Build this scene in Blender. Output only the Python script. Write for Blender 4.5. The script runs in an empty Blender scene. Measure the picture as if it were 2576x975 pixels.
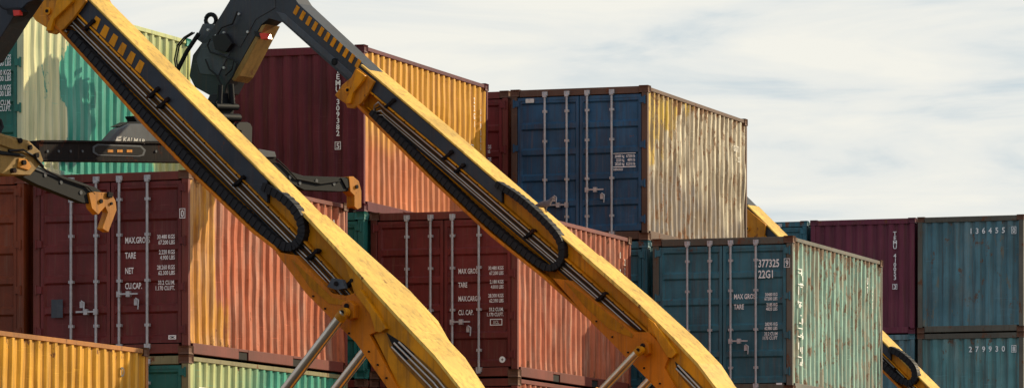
import bpy, math, random, bmesh
from mathutils import Vector, Matrix, noise
random.seed(4)
scene = bpy.context.scene
COL = scene.collection

# ------------------------------------------------------------------ camera constants fitted to image pixels, container sizes
F, CX, HZ, CZ = 12240.0, 1288.0, 1540.0, 1.55
W, LEN, H, PITCH = 2.438, 6.058, 2.591, 2.6
HW, HL = W / 2, LEN / 2

# ------------------------------------------------------------------ materials
def nodes_of(name):
    m = bpy.data.materials.new(name); m.use_nodes = True
    nt = m.node_tree; b = nt.nodes["Principled BSDF"]
    return m, nt, b

def paint(name, base, zones=(), rust=0.35, rough=0.5, streak=0.35, spec=0.3, bump=0.15, rustcol=(0.10, 0.035, 0.014), scale=1.0, fade=0.0, peel=0.0, peelcol=None, edge=0.0, scratch=0.25, valley=None, vcol=None, vamt=0.6, mottle=0.0):
    m, nt, b = nodes_of(name)
    N = nt.nodes.new; L = nt.links.new
    tc = N("ShaderNodeTexCoord")
    def nz(sc, scale_vec=(1, 1, 1), detail=6, rough_=0.6, off=(0, 0, 0)):
        mp = N("ShaderNodeMapping"); mp.inputs["Scale"].default_value = scale_vec; mp.inputs["Location"].default_value = off
        L(tc.outputs["Object"], mp.inputs["Vector"])
        n = N("ShaderNodeTexNoise"); n.inputs["Scale"].default_value = sc * scale; n.inputs["Detail"].default_value = detail
        n.inputs["Roughness"].default_value = rough_
        L(mp.outputs[0], n.inputs["Vector"]); return n.outputs["Fac"]
    def ramp(src, a, bb, lo=0.0, hi=1.0):
        r = N("ShaderNodeMapRange"); r.interpolation_type = 'SMOOTHSTEP'
        r.inputs["From Min"].default_value = a; r.inputs["From Max"].default_value = bb
        r.inputs["To Min"].default_value = lo; r.inputs["To Max"].default_value = hi
        L(src, r.inputs["Value"]); return r.outputs[0]
    def mix(fac, c1, c2, typ='MIX'):
        x = N("ShaderNodeMix"); x.data_type = 'RGBA'; x.blend_type = typ
        if isinstance(fac, float): x.inputs[0].default_value = fac
        else: L(fac, x.inputs[0])
        for i, c in ((6, c1), (7, c2)):
            if isinstance(c, tuple): x.inputs[i].default_value = (*c[:3], 1)
            else: L(c, x.inputs[i])
        return x.outputs[2]
    def math_(op, a, c):
        x = N("ShaderNodeMath"); x.operation = op
        for i, v in enumerate((a, c)):
            if isinstance(v, (int, float)): x.inputs[i].default_value = v
            else: L(v, x.inputs[i])
        return x.outputs[0]
    o = (random.uniform(-20, 20), random.uniform(-20, 20), random.uniform(-20, 20))
    sep = N("ShaderNodeSeparateXYZ"); L(tc.outputs["Object"], sep.inputs[0])
    col = mix(ramp(nz(0.9, off=o), 0.3, 0.7), tuple(c * 0.72 for c in base), tuple(min(1, c * 1.2) for c in base))
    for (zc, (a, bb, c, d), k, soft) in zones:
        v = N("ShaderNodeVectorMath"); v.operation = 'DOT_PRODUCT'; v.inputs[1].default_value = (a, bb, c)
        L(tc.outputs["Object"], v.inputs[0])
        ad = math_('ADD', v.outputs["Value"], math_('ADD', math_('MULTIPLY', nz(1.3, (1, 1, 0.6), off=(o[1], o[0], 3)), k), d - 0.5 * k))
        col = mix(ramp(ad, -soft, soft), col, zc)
    if mottle:
        mt = nz(2.4, (1, 1, 0.7), 10, 0.7, (o[2], o[1], 8))
        col = mix(ramp(mt, 0.46, 0.64, 0, mottle), col, tuple(c * 0.38 for c in base))
    if fade: col = mix(ramp(nz(3.0, (1, 1, 0.35), off=o), 0.45, 0.8, 0, fade), col, (0.6, 0.52, 0.42))
    if valley:   # painted rib shade, with grime, darkening the hollows of the pressed profile
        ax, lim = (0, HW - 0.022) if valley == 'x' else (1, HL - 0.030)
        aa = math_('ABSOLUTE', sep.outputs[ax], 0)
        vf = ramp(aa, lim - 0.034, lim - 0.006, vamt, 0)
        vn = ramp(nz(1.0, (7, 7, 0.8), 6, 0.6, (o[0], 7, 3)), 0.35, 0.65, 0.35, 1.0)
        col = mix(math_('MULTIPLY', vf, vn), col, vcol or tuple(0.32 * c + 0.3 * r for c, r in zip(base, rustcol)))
    st = nz(1.0, (13, 13, 0.5), 8, 0.65, o)
    col = mix(ramp(st, 0.48, 0.66, 0, streak), col, tuple(0.25 * c + 0.5 * r for c, r in zip(base, rustcol)))
    st2 = nz(1.0, (30, 30, 0.9), 5, 0.6, (o[2], 1, 2))
    col = mix(ramp(st2, 0.53, 0.68, 0, streak * 0.6), col, tuple(0.3 * c + 0.7 * r for c, r in zip(base, (0.2, 0.14, 0.09))))
    if scratch:
        sc_ = nz(1.0, (2.2, 2.2, 46), 10, 0.7, (o[1], 4, o[2])); g_ = ramp(nz(0.8, off=(3, o[0], 1)), 0.45, 0.6)
        col = mix(math_('MULTIPLY', ramp(sc_, 0.6, 0.66, 0, scratch * 2), g_), col, tuple(min(1, c * 1.6 + 0.04) for c in base))
    if peel:
        pn = nz(2.6, (1.6, 1.6, 0.5), 14, 0.72, (o[0], 2, o[1]))
        pc = peelcol or tuple(c * 0.35 for c in base)
        col = mix(ramp(pn, 0.66 - 0.16 * peel, 0.70 - 0.16 * peel, 0, 0.85), col, pc)
    rs = nz(5.0, (1, 1, 0.7), 12, 0.72, o)
    if edge:
        za = math_('ABSOLUTE', math_('SUBTRACT', sep.outputs[2], 1.3), 0)
        rs = math_('ADD', rs, ramp(za, 0.95, 1.3, 0, 0.17 * edge))
    rf = ramp(rs, 0.72 - 0.16 * rust, 0.76 - 0.14 * rust, 0, 0.9)
    col = mix(rf, col, mix(ramp(nz(30), 0.3, 0.7), rustcol, tuple(c * 2.0 for c in rustcol)))
    L(col, b.inputs["Base Color"])
    L(math_('ADD', math_('MULTIPLY', rf, 0.35), rough), b.inputs["Roughness"])
    b.inputs["Specular IOR Level"].default_value = spec
    bp = N("ShaderNodeBump"); bp.inputs["Strength"].default_value = bump; bp.inputs["Distance"].default_value = 0.03
    L(nz(5, (1, 1, 0.4), 8, 0.6), bp.inputs["Height"]); L(bp.outputs[0], b.inputs["Normal"])
    return m

def plain(name, c, rough=0.6, metal=0.0, spec=0.4, var=0.25, sc=8):
    m, nt, b = nodes_of(name)
    tc = nt.nodes.new("ShaderNodeTexCoord"); n = nt.nodes.new("ShaderNodeTexNoise"); n.inputs["Scale"].default_value = sc; n.inputs["Detail"].default_value = 8
    nt.links.new(tc.outputs["Object"], n.inputs["Vector"])
    x = nt.nodes.new("ShaderNodeMix"); x.data_type = 'RGBA'
    x.inputs[6].default_value = (*[k * (1 - var) for k in c], 1); x.inputs[7].default_value = (*[min(1, k * (1 + var)) for k in c], 1)
    nt.links.new(n.outputs["Fac"], x.inputs[0]); nt.links.new(x.outputs[2], b.inputs["Base Color"])
    b.inputs["Roughness"].default_value = rough; b.inputs["Metallic"].default_value = metal; b.inputs["Specular IOR Level"].default_value = spec
    return m

def lettering_mat(name, c=(0.88, 0.87, 0.85), wear=0.3):
    m, nt, b = nodes_of(name)
    tc = nt.nodes.new("ShaderNodeTexCoord"); n = nt.nodes.new("ShaderNodeTexNoise"); n.inputs["Scale"].default_value = 9; n.inputs["Detail"].default_value = 10
    nt.links.new(tc.outputs["Object"], n.inputs["Vector"])
    r = nt.nodes.new("ShaderNodeMapRange"); r.inputs["From Min"].default_value = 0.5; r.inputs["From Max"].default_value = 0.75; r.inputs["To Max"].default_value = wear
    nt.links.new(n.outputs["Fac"], r.inputs["Value"])
    x = nt.nodes.new("ShaderNodeMix"); x.data_type = 'RGBA'; x.inputs[6].default_value = (*c, 1); x.inputs[7].default_value = (*[k * 0.35 for k in c], 1)
    nt.links.new(r.outputs[0], x.inputs[0]); nt.links.new(x.outputs[2], b.inputs["Base Color"]); b.inputs["Roughness"].default_value = 0.7
    return m

M_STEEL = plain("galvanised_steel", (0.44, 0.44, 0.45), 0.45, 0.3, sc=14, var=0.45)
M_CHROME = plain("chrome_rod", (0.60, 0.52, 0.42), 0.28, 1.0, var=0.2, sc=5)
M_BLACK = plain("black_rubber", (0.012, 0.012, 0.014), 0.6, spec=0.25)
M_HOLE = plain("dark_recess", (0.01, 0.009, 0.009), 0.9)
M_GREY = paint("dark_grey_machine_paint", (0.030, 0.037, 0.048), rust=0.25, rough=0.48, streak=0.25, spec=0.3, bump=0.05, mottle=0.25)
M_BLACKP = paint("near_black_machine_paint", (0.009, 0.011, 0.014), rust=0.4, rough=0.6, streak=0.0, spec=0.12, bump=0.05, rustcol=(0.035, 0.014, 0.009), scratch=0)
M_GREYL = paint("worn_grey_machine_paint", (0.065, 0.078, 0.095), rust=0.4, rough=0.55, streak=0.3, mottle=0.3)
M_RUSTY = paint("rusty_black_steel", (0.011, 0.009, 0.010), rust=0.9, rough=0.75, streak=0.2, rustcol=(0.05, 0.017, 0.010), spec=0.1, scratch=0)
M_YEL = paint("yellow_machine_paint", (0.67, 0.255, 0.003), rust=0.5, rough=0.45, streak=0.5, spec=0.2, bump=0.05, scratch=0.08, mottle=0.4, rustcol=(0.10, 0.04, 0.012))
M_YELTOP = paint("sunlit_top_yellow_paint", (0.78, 0.48, 0.085), rust=0.4, rough=0.5, streak=0.5, bump=0.06, mottle=0.3)  # lit copy of the boom yellow, sunlight on the top put in the colour
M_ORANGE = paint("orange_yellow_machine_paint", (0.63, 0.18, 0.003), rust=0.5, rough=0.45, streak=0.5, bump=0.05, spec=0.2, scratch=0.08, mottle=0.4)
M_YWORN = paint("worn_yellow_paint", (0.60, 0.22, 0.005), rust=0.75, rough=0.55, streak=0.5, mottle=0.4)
M_TAN = paint("tan_and_sunlit_steel_paint", (0.32, 0.19, 0.05), rust=0.6, rough=0.6, mottle=0.6)  # spreader tan; on the neck it paints sunlight on grey steel
M_DKY = paint("shaded_grimy_yellow_paint", (0.26, 0.11, 0.006), rust=0.7, rough=0.6, streak=0.6)  # dark plate colour that paints the shade inside the boom base hollow
M_YEL2 = paint("grimy_recessed_yellow_paint", (0.44, 0.165, 0.003), rust=0.55, rough=0.55, streak=0.5, spec=0.15, bump=0.05, mottle=0.5)  # darker yellow for the recessed boom web and inset plates
M_PIPE = plain("hydraulic_pipe_steel", (0.42, 0.38, 0.33), 0.32, 0.85)
M_WHITE = lettering_mat("white_lettering")
M_WORN = lettering_mat("worn_white_lettering", (0.66, 0.64, 0.58), 0.9)
M_RED = plain("red_lamp_lens", (0.7, 0.03, 0.015), 0.3)
M_RUST = paint("rusted_frame_steel", (0.13, 0.06, 0.035), rust=1.0, rough=0.75)

# ------------------------------------------------------------------ mesh builder
class MB:
    def __init__(s): s.v = []; s.f = []; s.m = []; s.sm = []
    def add(s, v, f, mi=0, sm=False):
        o = len(s.v); s.v += [Vector(p) for p in v]
        for q in f: s.f.append([i + o for i in q]); s.m.append(mi); s.sm.append(sm)
    def box(s, x0, x1, y0, y1, z0, z1, mi=0):
        s.add([(x0, y0, z0), (x1, y0, z0), (x1, y1, z0), (x0, y1, z0), (x0, y0, z1), (x1, y0, z1), (x1, y1, z1), (x0, y1, z1)],
              [(0, 3, 2, 1), (4, 5, 6, 7), (0, 1, 5, 4), (1, 2, 6, 5), (2, 3, 7, 6), (3, 0, 4, 7)], mi)
    def tube(s, pts, r, n=8, mi=0):
        pts = [Vector(p) for p in pts]; rings = []
        up = Vector((0.3, 0.2, 1)).normalized()
        for i, p in enumerate(pts):
            d = (pts[min(i + 1, len(pts) - 1)] - pts[max(i - 1, 0)]).normalized()
            a = d.cross(up)
            if a.length < 0.05: a = d.cross(Vector((1, 0, 0)))
            a.normalize(); c = d.cross(a)
            rr = r[i] if isinstance(r, (list, tuple)) else r
            rings.append([p + a * math.cos(2 * math.pi * k / n) * rr + c * math.sin(2 * math.pi * k / n) * rr for k in range(n)])
        vs = [q for g in rings for q in g]; fs = []
        for i in range(len(pts) - 1):
            for k in range(n):
                fs.append((i * n + k, i * n + (k + 1) % n, (i + 1) * n + (k + 1) % n, (i + 1) * n + k))
        s.add(vs, fs, mi, True)
        s.add(rings[0], [tuple(range(n))[::-1]], mi); s.add(rings[-1], [tuple(range(n))], mi)
    def prism(s, near, far, mi=0):
        n = len(near)
        s.add(list(near) + list(far), [tuple(range(n)), tuple(range(2 * n - 1, n - 1, -1))] + [(i, i + n, (i + 1) % n + n, (i + 1) % n) for i in range(n)], mi)
    def obj(s, name, mats, parent=None, bevel=0.0, origin=None, label=None, recalc=True):
        me = bpy.data.meshes.new(name)
        o = origin or Vector((0, 0, 0))
        me.from_pydata([v - o for v in s.v], [], s.f)
        for mt in mats: me.materials.append(mt)
        me.polygons.foreach_set("material_index", s.m); me.polygons.foreach_set("use_smooth", s.sm)
        me.update()
        if recalc:
            bm = bmesh.new(); bm.from_mesh(me); bmesh.ops.recalc_face_normals(bm, faces=bm.faces); bm.to_mesh(me); bm.free()
        ob = bpy.data.objects.new(name, me); COL.objects.link(ob)
        if parent: ob.parent = parent
        if bevel:
            md = ob.modifiers.new("bevel", 'BEVEL'); md.width = bevel; md.segments = 1; md.limit_method = 'ANGLE'; md.angle_limit = 0.6
        if label: ob["label"] = label
        return ob

_tc = {}
def text_geo(body, size, xs=0.6):
    if body not in _tc:
        cu = bpy.data.curves.new("t", 'FONT'); cu.body = body; cu.resolution_u = 2; cu.offset = 0.018
        ob = bpy.data.objects.new("t", cu); COL.objects.link(ob)
        dg = bpy.context.evaluated_depsgraph_get(); dg.update()
        me = bpy.data.meshes.new_from_object(ob.evaluated_get(dg))
        _tc[body] = ([tuple(v.co) for v in me.vertices], [tuple(p.vertices) for p in me.polygons])
        bpy.data.objects.remove(ob); bpy.data.curves.remove(cu); bpy.data.meshes.remove(me)
    v, f = _tc[body]
    k = size / 0.72
    return [(x * k * xs, y * k) for x, y, _ in v], f

def put_text(mb, body, size, fn, xs=0.6, align='L', mi=0):
    v, f = text_geo(body, size, xs)
    if not v: return
    w = max(p[0] for p in v)
    off = {'L': 0, 'R': -w, 'C': -w / 2}[align]
    mb.add([fn(x + off, y) for x, y in v], f, mi)

def vtext(mb, s, size, fn, pitch=1.3, xs=0.75, mi=0):
    for i, ch in enumerate(s):
        if ch != ' ': put_text(mb, ch, size, lambda x, y, i=i: fn(x, y - i * size * pitch), xs, 'C', mi)

def frame_rect(mb, fn, x0, x1, y0, y1, t, mi=0):
    for a, b, c, d in ((x0, x1, y0, y0 + t), (x0, x1, y1 - t, y1), (x0, x0 + t, y0 + t, y1 - t), (x1 - t, x1, y0 + t, y1 - t)):
        mb.add([fn(a, c), fn(b, c), fn(b, d), fn(a, d)], [(0, 1, 2, 3)], mi)

# ------------------------------------------------------------------ containers
def casting_mesh():
    bm = bmesh.new(); bmesh.ops.create_cube(bm, size=1)
    bmesh.ops.scale(bm, vec=(0.162, 0.178, 0.118), verts=bm.verts)
    fs = [f for f in bm.faces]
    bmesh.ops.inset_individual(bm, faces=fs, thickness=0.032, use_even_offset=True)
    for f in bm.faces: f.material_index = 0
    for f in fs:
        n = f.normal.copy(); f.material_index = 1
        for v in f.verts: v.co -= n * 0.02
    me = bpy.data.meshes.new("corner_casting"); bm.to_mesh(me); bm.free(); return me
CAST = casting_mesh()
CAST_BY = {}

def corr(s, flat=0.072, slope=0.056, depth=0.036, p=0.262):
    q = s % p
    if q < flat: return 0.0
    if q < flat + slope: return -depth * (q - flat) / slope
    if q < p - slope: return -depth
    return -depth * (p - q) / slope

def corr_wall(length, z0, z1, seed, rows=14, dent=0.010, p=0.262):
    n = int(length / p); m = (length - n * p) / 2
    ss = [0.0]
    for i in range(n):
        b = m + i * p
        ss += [b, b + 0.072, b + 0.128, b + p - 0.056]
    ss += [m + n * p, length]
    ss = sorted(set(round(a, 5) for a in ss))
    v = []; cols = len(ss)
    for r in range(rows + 1):
        z = z0 + (z1 - z0) * r / rows
        e = math.sin(math.pi * r / rows) ** 0.5
        for s in ss:
            inside = m <= s <= m + n * p - 1e-4
            o = corr(s - m + 1e-6, p=p) if inside else 0.0
            d = noise.noise(Vector((s * 1.1, z * 1.3, seed))) + 0.8 * noise.noise(Vector((s * 4, z * 2.2, seed + 9)))
            js = s + (0.022 * noise.noise(Vector((s * 3, z * 2.5, seed + 4))) * e if inside else 0)
            v.append((js, z, o + (d * dent - dent * .5) * e))
    f = [(r * cols + c, r * cols + c + 1, (r + 1) * cols + c + 1, (r + 1) * cols + c) for r in range(rows) for c in range(cols - 1)]
    return v, f

CNT = 0
def container(NR, theta, level, door, side, label, frame=None, front=False, lite=False, letters=None, dent=0.015):
    global CNT; CNT += 1
    th = math.radians(theta)
    vx = Vector((math.cos(th), -math.sin(th), 0)); uy = Vector((math.sin(th), math.cos(th), 0))
    base = Vector((NR[0], NR[1], (level - 1) * PITCH)) - vx * HW + uy * HL
    e = bpy.data.objects.new("shipping_container", None); COL.objects.link(e)
    e.empty_display_size = 0.5; e.location = base; e.rotation_euler = (0, 0, -th)
    e["label"] = label; e["category"] = "shipping container"; e["group"] = "stacked shipping containers"
    frame = frame or side
    m = MB()
    for sx in (-1, 1):
        for sy in (-1, 1):
            x0, x1 = sorted((sx * (HW - 0.012), sx * (HW - 0.115))); y0, y1 = sorted((sy * (HL - 0.006), sy * (HL - 0.09)))
            m.box(x0, x1, y0, y1, 0.118, H - 0.118)
    for sx in (-1, 1):
        x0, x1 = sorted((sx * (HW - 0.012), sx * (HW - 0.075)))
        ys = [-HL + 0.178, -1.2, -0.85, 0.85, 1.2, HL - 0.178]
        for a, b in ((0, 1), (2, 3), (4, 5)): m.box(x0, x1, ys[a], ys[b], 0.012, 0.165)
        for a, b in ((1, 2), (3, 4)): m.box(x0, x1, ys[a], ys[b], 0.125, 0.165)
        xa, xb = sorted((sx * (HW - 0.03), sx * (HW - 0.09)))
        for a, b in ((1, 2), (3, 4)): m.box(xa, xb, ys[a], ys[b], 0.012, 0.122, 1)
        m.box(x0, x1, -HL + 0.178, HL - 0.178, H - 0.085, H - 0.02)
    for sy in (-1, 1):
        y0, y1 = sorted((sy * (HL - 0.01), sy * (HL - 0.11)))
        m.box(-HW + 0.162, HW - 0.162, y0, y1, 0.015, 0.15); m.box(-HW + 0.162, HW - 0.162, y0, y1, H - 0.13, H - 0.012)
    m.box(-HW + 0.09, HW - 0.09, -HL + 0.11, HL - 0.11, 0.13, 0.16, 1)
    sgn = 1 if front else -1
    yd = sgn * (HL - 0.085)
    m.box(-HW + 0.112, HW - 0.112, yd - 0.012, yd + 0.012, 0.15, H - 0.13, 1)
    m.obj("frame", [frame, M_HOLE], e, bevel=0.006)
    me = CAST_BY.get(frame.name)
    if me is None:
        me = CAST.copy(); me.materials.clear(); me.materials.append(M_RUST if frame.name.startswith("r_") else frame); me.materials.append(M_HOLE); CAST_BY[frame.name] = me
    for sx in (-1, 1):
        for sy in (-1, 1):
            for z in (0.059, H - 0.059):
                c = bpy.data.objects.new("corner_casting", me)
                c.location = (sx * (HW - 0.081), sy * (HL - 0.089), z); c.parent = e; COL.objects.link(c)
    m = MB(); v, f = corr_wall(LEN - 0.2, -HW + 0.07, HW - 0.07, CNT + 3, 2, 0.004, p=0.3)
    m.add([(z, s - HL + 0.1, H - 0.03 + o * 0.5) for s, z, o in v], f); m.obj("roof", [side], e, recalc=False)
    for sx in (1, -1):
        m = MB(); v, f = corr_wall(LEN - 0.18, 0.16, H - 0.08, CNT * 3.7 + sx, 18 if sx > 0 else 1, dent)
        m.add([(sx * (HW - 0.022 + o), s - HL + 0.09, z) for s, z, o in v], f); m.obj("side_wall", [side], e, recalc=False)
    sy = -1 if front else 1
    m = MB(); v, f = corr_wall(W - 0.23, 0.15, H - 0.13, CNT * 1.9, 12, dent * 0.6, p=0.245)
    m.add([(s - HW + 0.115, sy * (HL - 0.03 + o), z) for s, z, o in v], f); m.obj("end_wall", [door if front else side], e, recalc=False)
    q = sgn
    for k, sx in enumerate((-1, 1)):
        x0, x1 = (-HW + 0.125, -0.008) if sx < 0 else (0.008, HW - 0.125)
        z0, z1 = 0.165, H - 0.145; yo, yi = q * (HL - 0.02), q * (HL - 0.055)
        m = MB()
        def bx(a, b, c, d, e0, e1, mi=0): m.box(a, b, min(c, d), max(c, d), e0, e1, mi)
        bx(x0, x0 + 0.05, yo, yi, z0, z1); bx(x1 - 0.05, x1, yo, yi, z0, z1)
        bx(x0 + 0.05, x1 - 0.05, yo, yi, z0, z0 + 0.05); bx(x0 + 0.05, x1 - 0.05, yo, yi, z1 - 0.05, z1)
        zs = [z0 + 0.05]; prof = [0.008]
        npan = 5; span = (z1 - z0 - 0.10) / npan
        for i in range(npan):
            b = z0 + 0.05 + i * span
            for dz, dp in ((0.04, 0.008), (0.07, 0.040), (span - 0.07, 0.040), (span - 0.04, 0.008)):
                zs.append(b + dz); prof.append(dp)
        zs.append(z1 - 0.05); prof.append(0.008)
        xs_ = [x0 + 0.05, x0 + 0.08] + [x0 + 0.08 + (x1 - x0 - 0.16) * i / 6 for i in range(1, 6)] + [x1 - 0.08, x1 - 0.05]
        vv = []
        for zi, (z, p_) in enumerate(zip(zs, prof)):
            for x in xs_:
                pp = 0.008 if x in (xs_[0], xs_[-1]) else p_
                pp += 0.009 * (noise.noise(Vector((x * 2.5, z * 2.5, CNT))))
                vv.append((x, q * (HL - 0.02 - pp), z))
        c_ = len(xs_)
        m.add(vv, [(r * c_ + c, r * c_ + c + 1, (r + 1) * c_ + c + 1, (r + 1) * c_ + c) for r in range(len(zs) - 1) for c in range(c_ - 1)])
        xh = -HW + 0.06 if sx < 0 else HW - 0.06
        if not lite:
            for zz in (0.35, 0.95, 1.6, 2.35):
                bx(min(xh, xh - sx * 0.09), max(xh, xh - sx * 0.09), q * (HL + 0.006), q * (HL - 0.022), zz - 0.05, zz + 0.05)
                m.tube([(xh, q * (HL + 0.004), zz - 0.07), (xh, q * (HL + 0.004), zz + 0.07)], 0.016, 6)
        d = m.obj("door", [door], e, recalc=False)
        if lite or front: continue
        for j, xb in enumerate((-0.60, -0.21) if sx < 0 else (0.15, 0.585)):
            m = MB(); yb = q * (HL + 0.018)
            m.tube([(xb, yb, 0.07), (xb, yb, H - 0.06)], 0.020, 8, 0)
            for zz in (0.12, H - 0.09):
                m.box(xb - 0.045, xb + 0.045, yb - 0.01, -(HL - 0.03), zz - 0.035, zz + 0.035, 0)
                m.box(xb - 0.03, xb + 0.03, yb - 0.03, yb + 0.02, zz - 0.06, zz - 0.02, 0)
            for zz in (0.42, 1.05, 1.7, 2.2):
                m.box(xb - 0.036, xb + 0.036, yb - 0.012, yb + 0.05, zz - 0.02, zz + 0.02, 0)
            m.obj("locking_bar", [M_STEEL], d)
            m = MB()
            zz = (0.70, 0.62, 0.86, 0.72)[(0 if sx < 0 else 2) + j]
            dirx = (1, -1, 1, -1)[(0 if sx < 0 else 2) + j]
            if (sx < 0 and j == 1) or (sx > 0 and j == 0):
                m.box(min(xb, xb + dirx * 0.30), max(xb, xb + dirx * 0.30), yb - 0.035, yb - 0.018, zz - 0.010, zz + 0.014)
                m.box(xb - 0.03, xb + 0.03, yb - 0.03, yb + 0.01, zz - 0.04, zz + 0.04)
                m.box(xb + dirx * 0.15 - 0.03, xb + dirx * 0.15 + 0.03, yb - 0.04, yb + 0.03, zz - 0.04, zz + 0.04)
                m.obj("door_handle", [M_STEEL], d)
            else:
                xx = xb + dirx * 0.17
                m.box(xx - 0.025, xx + 0.025, yb - 0.02, yb + 0.04, zz - 0.02, zz + 0.07)
                m.tube([(xx, yb - 0.02, zz + 0.08), (xx + 0.05, yb - 0.03, zz + 0.05), (xx + 0.04, yb - 0.03, zz - 0.08)], 0.011, 6)
                m.obj("handle_catch", [M_STEEL], d)
    if letters:
        m = MB(); letters(m); m.obj("lettering", [M_WHITE, M_WORN, M_HOLE, M_GREYL], e, recalc=False)
    return e

def fd(x0, z0, off=0.0):
    return lambda x, y: (x0 + x, -HL + 0.009 + off, z0 + y)
def fp(x0, z0):            # on the face of the corner post / door edge
    return lambda x, y: (x0 + x, -HL - 0.001, z0 + y)
def fw(x0, z0):
    return lambda x, y: (x0 + x, -HL + 0.012, z0 + y)
def fs(y0, z0):
    return lambda x, y: (HW - 0.008, y0 + x, z0 + y)

def spec_block(rows, xl, xr, z_top, dz, hbig=0.088, hs=0.056, gap=0.078, xs=0.58):
    def g(m):
        for i, (lab, a, b) in enumerate(rows):
            z = z_top - i * dz
            put_text(m, lab, hbig, fd(xl, z - 0.05), xs)
            put_text(m, a, hs, fd(xr, z), xs + 0.1, 'R'); put_text(m, b, hs, fd(xr, z - gap), xs + 0.1, 'R')
    return g

def L_red1(m):
    spec_block([("MAX.GROSS", "30.480 KGS", "67.200 LBS"), ("TARE", "2.220 KGS", "4.900 LBS"), ("NET", "28.260 KGS", "62.300 LBS"), ("CU.CAP.", "33.2 CU.M.", "1.170 CU.FT.")], 0.23, 1.0, 1.63, 0.215, hs=0.06)(m)
    put_text(m, "0", 0.1, fp(1.12, 1.93), 0.7, 'C', 0); frame_rect(m, fp(1.12, 1.93), -0.045, 0.045, -0.02, 0.12, 0.01)
    frame_rect(m, fd(0.96, 0.24), -0.06, 0.06, -0.03, 0.03, 0.03); put_text(m, "CIMC", 0.035, fd(0.96, 0.223, -0.004), 0.7, 'C', 2)
    frame_rect(m, fd(-0.83, 0.55), -0.09, 0.09, 0, 0.26, 0.09, 3)
    vtext(m, "22G1", 0.11, fs(2.70, 2.1)); vtext(m, "0", 0.11, fs(2.45, 2.2), mi=1)
def L_red2(m):
    spec_block([("MAX GROSS", "30.480 KGS", "67.200 LBS"), ("TARE", "2.180 KGS", "4.810 LBS"), ("MAX.CARGO", "28.300 KGS", "62.390 LBS"), ("CU. CAP.", "33.2 CU.M.", "1.170 CU.FT.")], 0.24, 0.98, 1.66, 0.213, 0.08, 0.056, xs=0.56)(m)
    frame_rect(m, fd(0.86, 0.80), -0.1, 0.1, 0, 0.10, 0.012); put_text(m, "IICL", 0.05, fd(0.86, 0.825), 0.8, 'C', 1)
    ring = [(0.96 + 0.05 * math.cos(a * math.pi / 8), -HL + 0.009, 0.27 + 0.05 * math.sin(a * math.pi / 8)) for a in range(16)]
    m.add(ring, [tuple(range(16))], 0)
    put_text(m, "+", 0.06, fd(0.96, 0.24, -0.003), 0.9, 'C', 2)
    vtext(m, "22G1", 0.11, fs(2.66, 2.1), mi=1); vtext(m, "0 7", 0.11, fs(2.40, 2.2), mi=1)
def L_blue(m):
    for i, (a, b) in enumerate((("30480 kg", "67200 lb"), ("2220 kg", "4890 lb"), ("28260 kg", "62310 lb"))):
        z = 1.39 - i * 0.065
        put_text(m, a, 0.048, fd(0.80, z), 0.68, 'R'); put_text(m, b, 0.048, fd(0.99, z), 0.68, 'R')
    m.add([fd(0, 0)(x, z) for x, z in ((0.6, 1.455), (1.0, 1.455), (1.0, 1.465), (0.6, 1.465))], [(0, 1, 2, 3)])
    m.add([fd(0, 0)(x, z) for x, z in ((0.6, 1.225), (1.0, 1.225), (1.0, 1.24), (0.6, 1.24))], [(0, 1, 2, 3)])
    put_text(m, "282826232223", 0.035, fd(0.6, 1.175), 0.6)
    frame_rect(m, fd(-0.93, 2.36), -0.02, 0.13, 0, 0.07, 0.035, 1)
    put_text(m, "0U71", 0.11, fs(2.15, 1.95), 1.1, 'L', 1); put_text(m, "227", 0.09, fs(2.4, 1.78), 1.1, 'L', 1)
def L_teal3(m):
    put_text(m, "377325", 0.13, fp(0.62, 2.08), 0.68); put_text(m, "9", 0.10, fp(1.115, 2.09), 0.75, 'C'); frame_rect(m, fp(1.115, 2.09), -0.05, 0.05, -0.025, 0.125, 0.009)
    put_text(m, "22G1", 0.13, fd(0.62, 1.90), 0.68)
    for i, (lab, a, b) in enumerate((("MAX GROSS", "30480 KG", "67200 LBS"), ("TARE", "2185 KG", "4820 LBS"), ("", "28295 KG", "62380 LBS"), ("", "33.2 CU.M", "1173 CU.FT"))):
        z = (1.60, 1.43, 1.11, 0.95)[i]
        if lab: put_text(m, lab, 0.085, fd(0.20, z - 0.04), 0.62)
        put_text(m, a, 0.055, fd(0.95, z), 0.68, 'R'); put_text(m, b, 0.055, fd(0.95, z - 0.07), 0.68, 'R')
    frame_rect(m, fd(0.98, 0.14), -0.05, 0.05, -0.01, 0.02, 0.015)
    rnd = random.Random(5)
    for i in range(7):
        z = 1.98 - i * 0.245
        fn = fs(-2.52, z)
        for k in range(5):
            if rnd.random() < 0.5: a, b = rnd.uniform(-.2, .0), rnd.uniform(.04, .2); y = rnd.uniform(-.09, .09); r = (a, b, y, y + 0.016)
            else: a = rnd.uniform(-.18, .14); y = rnd.uniform(-.1, 0); r = (a, a + 0.04, y, y + rnd.uniform(.05, .12))
            m.add([fn(r[0], r[2]), fn(r[1], r[2]), fn(r[1], r[3]), fn(r[0], r[3])], [(0, 1, 2, 3)], 0)
    vtext(m, "U7", 0.12, fs(1.95, 2.1)); vtext(m, "22G1", 0.11, fs(2.3, 1.98), mi=1)
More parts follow.
